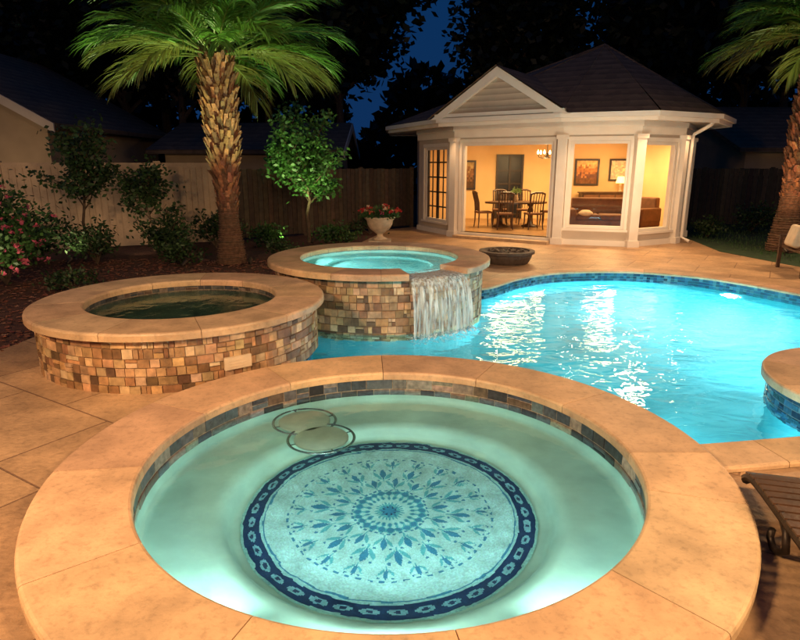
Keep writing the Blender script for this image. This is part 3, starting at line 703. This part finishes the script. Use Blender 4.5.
e=thing('garden_bench',(7.68,11.3,0),'brown slatted garden bench with a tan cushion','bench',rz=rad(75))
b=MB()
for k in range(5): b.box((0,-.2+.1*k,.43),(1.4,.08,.03))
mk('seat',b,M['darkwood'],e); b=MB()
for k in range(4): b.box((0,-.29-.02*k,.55+.11*k),(1.4,.03,.08))
for x in (-.68,.68): b.box((x,-.3,.62),(.05,.05,.5))
mk('backrest',b,M['darkwood'],e)
for x in (-.66,.66):
    for y in (-.24,.24): b=MB(); b.box((x,y,.21),(.06,.06,.42)); mk('leg',b,M['darkwood'],e)
    b=MB(); b.box((x,0,.64),(.06,.56,.04)); b.box((x,.25,.53),(.05,.05,.2)); mk('armrest',b,M['darkwood'],e)
e=thing('seat_cushion',(7.56,11.5,.68),'tan square cushion propped on the garden bench','cushion',rz=rad(75)); b=MB(); b.box((0,0,0),(.5,.16,.42),mat=Matrix.Rotation(.25,3,'X')); o=mk('cushion_cover',b,M['cream'],e); md=o.modifiers.new('b','BEVEL'); md.width=.06; md.segments=4

e=thing('lounge_chair',(2.30,2.33,0),'low dark slatted lounger with scrolled iron legs beside the spa','lounge chair',rz=rad(-15))
prof=[(.93,.12),(.86,.17),(.74,.20),(.5,.225),(.2,.25),(-.1,.28),(-.4,.33),(-.75,.42)]
b=MB()
for x in (-.42,.38): b.tube([(x,y,z) for y,z in catmull(prof,4)],.028,8)
mk('side_rail',b,M['bronze'],e); cp=resample(catmull(prof,10),.085); b=MB()
for i in range(len(cp)-1):
    y,z=cp[i]; t=math.atan2(cp[i+1][1]-z,cp[i+1][0]-y); b.box((-.02,y,z+.02),(.84,.065,.022),mat=Matrix.Rotation(t,3,'X'))
mk('seat',b,M['darkwood'],e)
for x in (-.42,.38):
    for y0,zt in ((.34,.24),(-.55,.37)):
        b=MB(); b.tube([(x,y0,zt),(x,y0-.10,zt-.05),(x,y0-.13,zt*.45),(x,y0-.05,.05),(x,y0+.03,.02),(x,y0+.09,.05),(x,y0+.08,.10)],.02,8); mk('leg',b,M['bronze'],e,smooth=True)

# ------------------------------------------------------------------ fences
def fence(name,a,c,h,step,label,style,wc=(.06,.04,.026)):
    d=Vector((c[0]-a[0],c[1]-a[1])); Ln=d.length; u=(d.x/Ln,d.y/Ln); e=thing(name,(a[0],a[1],0),label,'fence',rz=math.atan2(u[1],u[0]))
    n=int(round(Ln/step)); st=Ln/n; bp=MB(); bq=MB()
    if style=='vinyl':
        bp.obox((0,0),(1,0),(0,1),.06,st-.06,-.012,.012,.08,h-.12); bp.obox((0,0),(1,0),(0,1),.06,st-.06,-.04,.04,h-.12,h); bp.obox((0,0),(1,0),(0,1),.06,st-.06,-.04,.04,.0,.1)
        for k in range(11): x0=.06+(st-.12)*k/11; x1=.06+(st-.12)*(k+1)/11; bp.obox((0,0),(1,0),(0,1),x0+.008,x1-.008,-.028,-.0125,.1,h-.12)
        bq.box((0,0,h/2),(.13,.13,h)); bq.box((0,0,h+.02),(.17,.17,.04)); mt=M['vinyl']
    else:
        x=.0; rc=tuple(q*.9 for q in wc)
        while x<st-.02: w=.135; bp.obox((0,0),(1,0),(0,1),x,x+w,-.03,-.005,.04,h-U(0,.03),col=jit(wc,.35)); x+=w+.012
        bp.obox((0,0),(1,0),(0,1),0,st,.0,.04,h-.35,h-.25,col=rc); bp.obox((0,0),(1,0),(0,1),0,st,.0,.04,.3,.4,col=rc); bq.box((0,.03,h/2),(.1,.1,h+.06),col=wc); mt=M['woodfence']
    p0=mk('panel',bp,mt,e); q0=mk('post',bq,mt,e)
    for k in range(1,n):
        for s_ in (p0,q0): o=s_.copy(); o.location=(st*k,0,0); COL.objects.link(o)
    o=q0.copy(); o.location=(Ln,0,0); COL.objects.link(o)
fence('vinyl_fence',(-14,12.2),(-4.6,16.4),2.05,1.8,'pale beige vinyl privacy fence behind the planting bed','vinyl')
fence('wooden_fence',(-4.4,16.6),(.4,20.3),1.9,1.9,'dark weathered wooden board fence behind the small tree','wood')
fence('wooden_fence',(8.4,21.5),(22,17.5),1.9,2.0,'dark wooden board fence beyond the lawn','wood',(.035,.026,.02))

def nhouse(loc,w,d,h,rh,rz,label,wallm):
    e=thing('neighbour_house',loc,label,'house',rz=rz); b=MB(); b.box((0,0,h/2),(w,d,h)); b.extr((0,0),(1,0),(0,1),[(-w/2,h),(w/2,h),(0,h+rh)],-d/2,d/2); mk('wall',b,wallm,e)
    b=MB(); k=.5
    for s_ in (-1,1):
        x1,z1=s_*(w/2+k),h-rh*k/(w/2); b.hexa([(x1,-d/2-k,z1+.02),(0,-d/2-k,h+rh+.02),(0,d/2+k,h+rh+.02),(x1,d/2+k,z1+.02),(x1,-d/2-k,z1+.16),(0,-d/2-k,h+rh+.18),(0,d/2+k,h+rh+.18),(x1,d/2+k,z1+.16)])
    mk('roof',b,M['shingle'],e)
    b=MB()
    for s_ in (-1,1): x1,z1=s_*(w/2+k),h-rh*k/(w/2); b.hexa([(x1,-d/2-k-.06,z1-.12),(0,-d/2-k-.06,h+rh-.12),(0,-d/2-k-.01,h+rh-.12),(x1,-d/2-k-.01,z1-.12),(x1,-d/2-k-.06,z1+.14),(0,-d/2-k-.06,h+rh+.16),(0,-d/2-k-.01,h+rh+.16),(x1,-d/2-k-.01,z1+.14)])
    mk('fascia',b,M['wall'],e)
    b=MB(); b.box((w*.1,-d/2-.02,h*.55),(1.1,.05,1.2)); mk('window',b,M['night'],e)
nhouse((-14.6,22.0,0),9,8,3.25,2.5,0,'neighbouring beige house with pitched roof behind the fence',M['house2'])
nhouse((-5.5,26,0),7,6,2.5,1.0,rad(90),'low neighbouring house with dark roof behind the fence',M['house2'])
nhouse((15.5,27,0),9,6,2.6,1.6,rad(90),'neighbouring house in the dark beyond the wooden fence',M['house2'])

# ------------------------------------------------------------------ palms
def palm(loc,h,lean,label,seed,rad0=.2,Lmul=1.0):
    random.seed(seed); e=thing('palm_tree',loc,label,'palm tree'); b=MB()
    path=[];rs_=[]
    for i in range(25):
        s_=i/24; path.append(Vector((lean[0]*s_*s_,lean[1]*s_*s_,h*s_))); rs_.append(rad0*(1.3-.45*min(1,s_*5) +.36*max(0,min(1,(s_-.3)/.35))))
    b.tube(path,rs_,20,col=(.13,.065,.035),cap=False)
    def at(s_): f=s_*24; i=min(23,int(f)); return path[i].lerp(path[i+1],f-i), rs_[i]
    for i in range(34):
        s_=.01+.4*i/34; c,r=at(s_); pp=[c+Vector((math.cos(w*PI/10)*(r+.004),math.sin(w*PI/10)*(r+.004),U(-.012,.012))) for w in range(21)]; b.tube(pp,.011,5,col=jit((.14,.075,.042),.3),cap=False)
    nb=400
    for i in range(nb):
        s_=.26+.73*i/nb; c,r=at(s_); a=i*2.399963+U(-.1,.1); o=Vector((math.cos(a),math.sin(a),0)); tt=Vector((-o.y,o.x,0)); g=.35+.65*min(1,max(0,(s_-.28)*5))
        sk=(1 if i%2 else -1)*U(.03,.12)*g; p=c+o*(r*.92); ln=.20*g+.05; out=.10*g+.01; w=.042*g+.025
        A=p-tt*w-Vector((0,0,.03)); B=p+tt*w-Vector((0,0,.03)); tip=p+o*out*U(.6,1.4)+Vector((0,0,ln*U(.7,1.25)))+tt*sk; col=jit((.23,.105,.05) if i%3 else (.13,.06,.03),.4)
        k=len(b.v); b.v+=[tuple(A),tuple(B),tuple(tip+tt*w*.5),tuple(tip-tt*w*.5),tuple(c+o*r*.8+Vector((0,0,ln*.7))),tuple(p+o*.035*g)]
        b.face((k,k+5,k+3),col); b.face((k+5,k+1,k+2),col); b.face((k+5,k+2,k+3),col); b.face((k+2,k+4,k+3),jit((.08,.04,.022),.2)); b.face((k+1,k+4,k+2),col); b.face((k,k+3,k+4),col)
    mk('trunk',b,M['palmbark'],e)
    b=MB(); top=path[-1]; NF=54
    for k in range(NF):
        az=k*2.399963+U(-.2,.2); el=rad(84-86*(k/NF)**.9)+U(-.08,.08); Lf=U(1.7,2.3)*(1 if k>10 else .9)*Lmul
        p=top+Vector((math.cos(az),math.sin(az),0))*.12+Vector((0,0,.05)); hd=Vector((math.cos(az),math.sin(az),0)); pts_=[p.copy()]; NS=22
        for i in range(NS):
            s_=i/NS; ee=el-rad(48)*s_**1.8; p=p+(hd*math.cos(ee)+Vector((0,0,math.sin(ee))))*(Lf/NS); pts_.append(p.copy())
        gc=jit((.10,.22,.035),.3) if k<NF*.85 else jit((.15,.17,.04),.3)
        b.tube(pts_,[.022-.018*i/NS for i in range(NS+1)],5,col=(.2,.26,.07),cap=False)
        side=Vector((-hd.y,hd.x,0))
        for i in range(6,NS+1):
            for sub_ in (0,.33,.66):
                if i==NS and sub_>0: break
                tg=(pts_[i]-pts_[i-1]).normalized(); pp=pts_[i]+tg*(Lf/NS*sub_); s_=(i+sub_-6)/(NS-6); ll=(.38+.5*math.sin(PI*min(1,.15+s_*.75)))*U(.85,1.1)
                for sg in (-1,1):
                    d1=(side*sg*(.75-.35*s_)+tg*(.85+.5*s_)+Vector((0,0,U(-.05,.25)))).normalized(); d2=(d1+Vector((0,0,-.15-U(0,.3)))).normalized(); d3=(d2+Vector((0,0,-.4))).normalized()
                    wv=d1.cross(Vector((0,0,1))).normalized(); wv=(wv*.6+Vector((0,0,U(-.6,.6)))).normalized()*.014
                    q1=pp+d1*ll*.4; q2=q1+d2*ll*.35; q3=q2+d3*ll*.3; c_=jit(gc,.3); kk=len(b.v)
                    b.v+=[tuple(pp-wv*.6),tuple(pp+wv*.6),tuple(q1+wv),tuple(q1-wv),tuple(q2+wv*.8),tuple(q2-wv*.8),tuple(q3)]
                    b.face((kk,kk+1,kk+2,kk+3),c_); b.face((kk+3,kk+2,kk+4,kk+5),c_); b.face((kk+5,kk+4,kk+6),c_)
    mk('crown',b,M['frond'],e); return e
palm((-3.55,12.6,0),4.0,(-.05,0),'tall fan palm with shaggy trunk and bright green uplit fronds',3,.235)
palm((9.2,14.4,0),4.75,(.5,.1),'tall palm with warm-lit shaggy trunk at the lawn edge',5,.28,1.05)

# ------------------------------------------------------------------ trees & shrubs
def branches(b,base,h,spread,nl,r0,ends):
    tr=[Vector((U(-.03,.03)*i,U(-.03,.03)*i,h*i/6)) for i in range(7)]
    b.tube([base+t for t in tr],[r0*(1-.1*i) for i in range(7)],8)
    for k in range(nl):
        s_=.45+.55*k/nl; i=min(5,int(s_*6)); st=base+tr[i].lerp(tr[i+1],s_*6-i); a=k*2.4+U(-.4,.4); ln=spread*U(.6,1.05); up=U(.5,1.1)*(1.4 if k>nl*.7 else 1)
        pts_=[st]; d=Vector((math.cos(a),math.sin(a),up)).normalized()
        for q in range(4): d=(d+Vector((U(-.25,.25),U(-.25,.25),U(-.1,.25)))).normalized(); pts_.append(pts_[-1]+d*ln/4)
        b.tube(pts_,[r0*.45,r0*.36,r0*.27,r0*.18,r0*.08],6); ends+=pts_[2:]
        for q in range(2):
            p=pts_[2+q]; d2=(d+Vector((U(-1,1),U(-1,1),U(-.2,.6)))).normalized(); e2=p+d2*ln*.45; b.tube([p,p.lerp(e2,.5),e2],[r0*.2,r0*.14,r0*.05],5); ends+=[e2,p.lerp(e2,.6)]
def tree(name,loc,h,spread,nl,r0,nleaf,lsize,cr,pal,label,cat,seed,group=None):
    random.seed(seed); e=thing(name,loc,label,cat,group); b=MB(); ends=[]; branches(b,Vector((0,0,0)),h,spread,nl,r0,ends); mk('trunk',b,M['bark'],e)
    b=MB(); cl=[(p,cr*U(.6,1.2),U(.55,1.3)) for p in ends]
    for i in range(nleaf):
        p,rr,br=random.choice(cl); o=Vector((random.gauss(0,1),random.gauss(0,1),random.gauss(0,.75)))*rr*.5; c=tuple(x*br for x in jit(random.choice(pal),.2)); b.leaf(p+o,Vector((U(-1,1),U(-1,1),U(-.8,.5))),lsize*U(.5,.8),lsize*U(.8,1.3),c)
    mk('crown',b,M['leaf'],e); return e
G0=[(.06,.17,.035),(.08,.21,.045),(.045,.13,.03)]
G1=[(.05,.13,.03),(.07,.17,.04),(.04,.10,.025)]
G2=[(.035,.075,.02),(.05,.10,.03),(.03,.06,.02)]
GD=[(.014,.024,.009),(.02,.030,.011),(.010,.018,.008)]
tree('ornamental_tree',(-2.42,16.0,0),2.2,1.15,18,.05,4200,.12,.30,G0,'small uplit ornamental tree with bright green leaves','tree',21)
tree('slender_tree',(-6.9,13.3,0),2.3,.85,16,.04,2000,.11,.28,G2,'slender multi-branched tree with sparse green leaves','tree',22)
tree('slender_tree',(-5.9,14.4,0),1.5,.7,14,.035,1500,.11,.26,G2,'short leafy tree beside the vinyl fence','tree',23)
def shrub(loc,rx,h,n,ls,pal,label,seed,flowers=None,name='shrub'):
    random.seed(seed); e=thing(name,loc,label,'shrub'); b=MB(); tips=[]
    for k in range(14):
        a=U(0,6.28); r=rx*math.sqrt(R()); t=Vector((r*math.cos(a),r*math.sin(a),h*U(.45,.95)*(1-.35*(r/rx)**2))); b.tube([(0,0,0),(t.x*.4,t.y*.4,t.z*.55),tuple(t)],[.018,.012,.005],5); tips+=[t,t*.7]
    mk('stems',b,M['bark'],e); b=MB(); tb=[(t,U(.55,1.35)) for t in tips]
    for i in range(n):
        t,br=random.choice(tb); o=Vector((random.gauss(0,1),random.gauss(0,1),random.gauss(0,.7)))*rx*.23; p=t+o; p.z=max(.02,p.z); b.leaf(p,Vector((U(-1,1),U(-1,1),U(-.3,1))),ls*U(.4,.7),ls*U(.8,1.3),tuple(x*br for x in jit(random.choice(pal),.2)))
    mk('foliage',b,M['leaf'],e)
    if flowers:
        b=MB()
        for i in range(flowers[1]):
            t,_=random.choice(tb); p=t+Vector((random.gauss(0,1),random.gauss(0,1)-.6,random.gauss(0,.7)))*rx*.27; p.z=max(.1,p.z)
            for q in range(6): b.leaf(p,Vector((U(-1,1),U(-1,1),U(-.4,1))),.05,.07,jit(flowers[0],.2))
        mk('flowers',b,M['flower'],e)
shrub((-6.8,10.2,0),.85,1.8,3200,.1,G1,'leafy bush with pink-red flowers in the planting bed',31,((.66,.13,.20),90),'flowering_bush')
shrub((-7.7,12.6,0),.8,1.1,1800,.1,G2,'dense dark green shrub in front of the vinyl fence',32)
shrub((-6.3,12.4,0),.55,.8,1200,.09,G2,'rounded green shrub in the mulch bed',33)
shrub((-5.3,13.6,0),.55,1.0,1300,.1,G2,'upright green shrub near the palm trunk',34)
shrub((-4.5,12.3,0),.4,.55,900,.08,G2,'small leafy shrub at the base of the palm',35)
shrub((-4.6,15.0,0),.55,1.0,1200,.1,G2,'dark green shrub before the wooden fence',36)
shrub((-3.3,15.2,0),.45,.6,1000,.09,G1,'low shrub under the ornamental tree',37)
shrub((-1.6,15.4,0),.5,.55,1000,.09,G1,'low leafy shrub beside the wooden fence',38)
shrub((-2.6,13.2,0),.35,.4,700,.07,G2,'low clump of foliage by the patio edge',39)
shrub((-.9,18.0,0),.5,.7,900,.09,G2,'dark shrub beside the house corner',40)
shrub((8.75,17.2,0),.4,.6,700,.09,G2,'low shrub beside the house wall',41)
shrub((10.8,18.6,0),.7,.9,1000,.1,G2,'dark shrub on the lawn before the fence',42)
shrub((-5.3,9.6,0),.35,.35,600,.07,G2,'low clump of foliage in the mulch bed',43)

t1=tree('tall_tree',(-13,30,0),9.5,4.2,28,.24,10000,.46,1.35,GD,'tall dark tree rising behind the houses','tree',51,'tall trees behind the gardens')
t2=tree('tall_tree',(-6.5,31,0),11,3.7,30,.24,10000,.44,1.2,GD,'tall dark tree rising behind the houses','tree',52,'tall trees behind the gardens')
random.seed(78)
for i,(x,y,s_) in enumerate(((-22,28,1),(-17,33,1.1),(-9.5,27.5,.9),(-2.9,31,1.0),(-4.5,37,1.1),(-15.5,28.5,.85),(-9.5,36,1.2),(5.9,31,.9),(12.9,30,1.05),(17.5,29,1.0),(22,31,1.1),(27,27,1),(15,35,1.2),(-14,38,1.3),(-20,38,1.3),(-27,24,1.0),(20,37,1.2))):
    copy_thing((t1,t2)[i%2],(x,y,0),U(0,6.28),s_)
random.seed(79); b=MB()
for i in range(19000):
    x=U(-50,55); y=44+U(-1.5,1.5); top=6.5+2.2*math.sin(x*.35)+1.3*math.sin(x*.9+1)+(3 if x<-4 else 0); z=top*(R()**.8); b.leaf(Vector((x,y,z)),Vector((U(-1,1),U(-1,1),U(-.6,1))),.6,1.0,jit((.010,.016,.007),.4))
mk('distant_woods',b,M['leaf'],kind='stuff',label='dark mass of far woods behind the garden',cat='woods')

# ------------------------------------------------------------------ garden spotlights
sp=thing('garden_spotlight',(-3.0,11.9,0),'small bronze uplight aimed at a tree trunk','spotlight',group='garden uplights')
b=MB(); b.tube([(0,0,0),(0,0,.12)],.012,8); mk('stake',b,M['bronze'],sp); b=MB(); b.tube([(0,-.06,.1),(0,.05,.18)],[.03,.045],12,cap=False); mk('housing',b,M['bronze'],sp)
for x,y in ((-4.2,11.6),(-2.2,15.2),(8.7,13.5),(-6.6,11.9)): copy_thing(sp,(x,y,0),U(-.6,.6))
GRN=(.85,1,.42)
spot('uplight',(-2.9,11.3,.25),(-3.45,12.5,2.6),34,(1,.50,.27),60); spot('uplight',(-4.9,11.4,.25),(-4.2,12.6,5.4),760,GRN,58,.5); spot('uplight',(-2.2,11.5,.25),(-2.8,12.6,5.4),760,GRN,58,.5)
spot('uplight',(-2.2,14.6,.15),(-2.42,16,2.7),290,GRN,80); spot('uplight',(-2.9,14.9,.15),(-2.45,16,2.5),160,GRN,80)
spot('uplight',(8.2,13.0,.2),(9.4,14.5,3.2),240,(1,.50,.24),70); spot('uplight',(10.2,13.0,.2),(9.9,14.4,6.0),700,GRN,66,.5)
spot('uplight',(-6.5,11.6,.2),(-6.9,13.3,1.9),45,(1,.9,.5),90); spot('uplight',(-6.2,9.0,.2),(-6.9,10.3,1.2),26,(1,.75,.5),90)
spot('uplight',(-9.0,11.6,.3),(-9.0,14.3,1.6),80,(1,.72,.45),120); spot('uplight',(-6.0,13.4,.2),(-6.3,15.7,1.6),26,(1,.72,.45),130)  # both spots added to brighten the vinyl fence, without fixtures
spot('neighbour_fill',(-10.9,15.7,1.2),(-11.2,17.9,3.4),80,(1,.70,.40),120)  # added spot that lights the neighbour's gable wall

OR=(1,.64,.33)
arealight('flood_lamp',(-3.8,-.6,4.4),(.36,.75,-.68),.8,400,OR,140); arealight('flood_lamp',(3.8,-.3,4.4),(-.32,.75,-.68),.8,320,OR,140)
for x,y in ((1.3,17.0),(2.7,15.95),(4.4,15.1),(6.1,14.75),(7.5,15.6)):
    spot('soffit_lamp',(x,y,2.95),(x-.1,y-.9,0),80,(1,.60,.30),130,.9)
arealight('deck_wash',(5.6,13.6,3.4),(-.1,-.5,-1),.5,120,OR); arealight('deck_wash',(9.5,10.5,3.8),(-.5,-.2,-1),.6,190,OR)  # added wash lights hanging free over the deck, not fixed to the eaves
spot('waterfall_fill',(1.6,6.2,1.8),(.4,7.5,.2),18,(.9,.97,1),46)  # added fill from above to whiten the waterfall, no fixture
spot('facade_fill',(4.5,11.9,.3),(4.6,15.6,2.8),280,(1,.75,.48),100)  # added fill spot to brighten the house front and trim

# ------------------------------------------------------------------ world
w=bpy.data.worlds.new('World'); bpy.context.scene.world=w; w.use_nodes=True; N=w.node_tree.nodes; L=w.node_tree.links
bg=N['Background']; sk=N.new('ShaderNodeTexSky'); sk.sky_type='NISHITA'; sk.sun_disc=False; sk.sun_elevation=rad(1.0); sk.sun_rotation=rad(180)
mx=N.new('ShaderNodeMix'); mx.data_type='RGBA'; mx.inputs[0].default_value=.985; mx.inputs[7].default_value=(.01,.22,.85,1)
L.new(sk.outputs[0],mx.inputs[6]); L.new(mx.outputs[2],bg.inputs['Color']); bg.inputs['Strength'].default_value=.115

cam=bpy.data.cameras.new('camera'); co=bpy.data.objects.new('camera',cam); COL.objects.link(co); co.location=(0,0,2); co.rotation_euler=(rad(90-14.5),0,0)
cam.lens=27; cam.sensor_width=36; cam.clip_end=1000; cam.clip_start=.05
sc=bpy.context.scene; sc.camera=co; sc.view_settings.view_transform='Standard'; sc.view_settings.look='None'; sc.view_settings.exposure=0
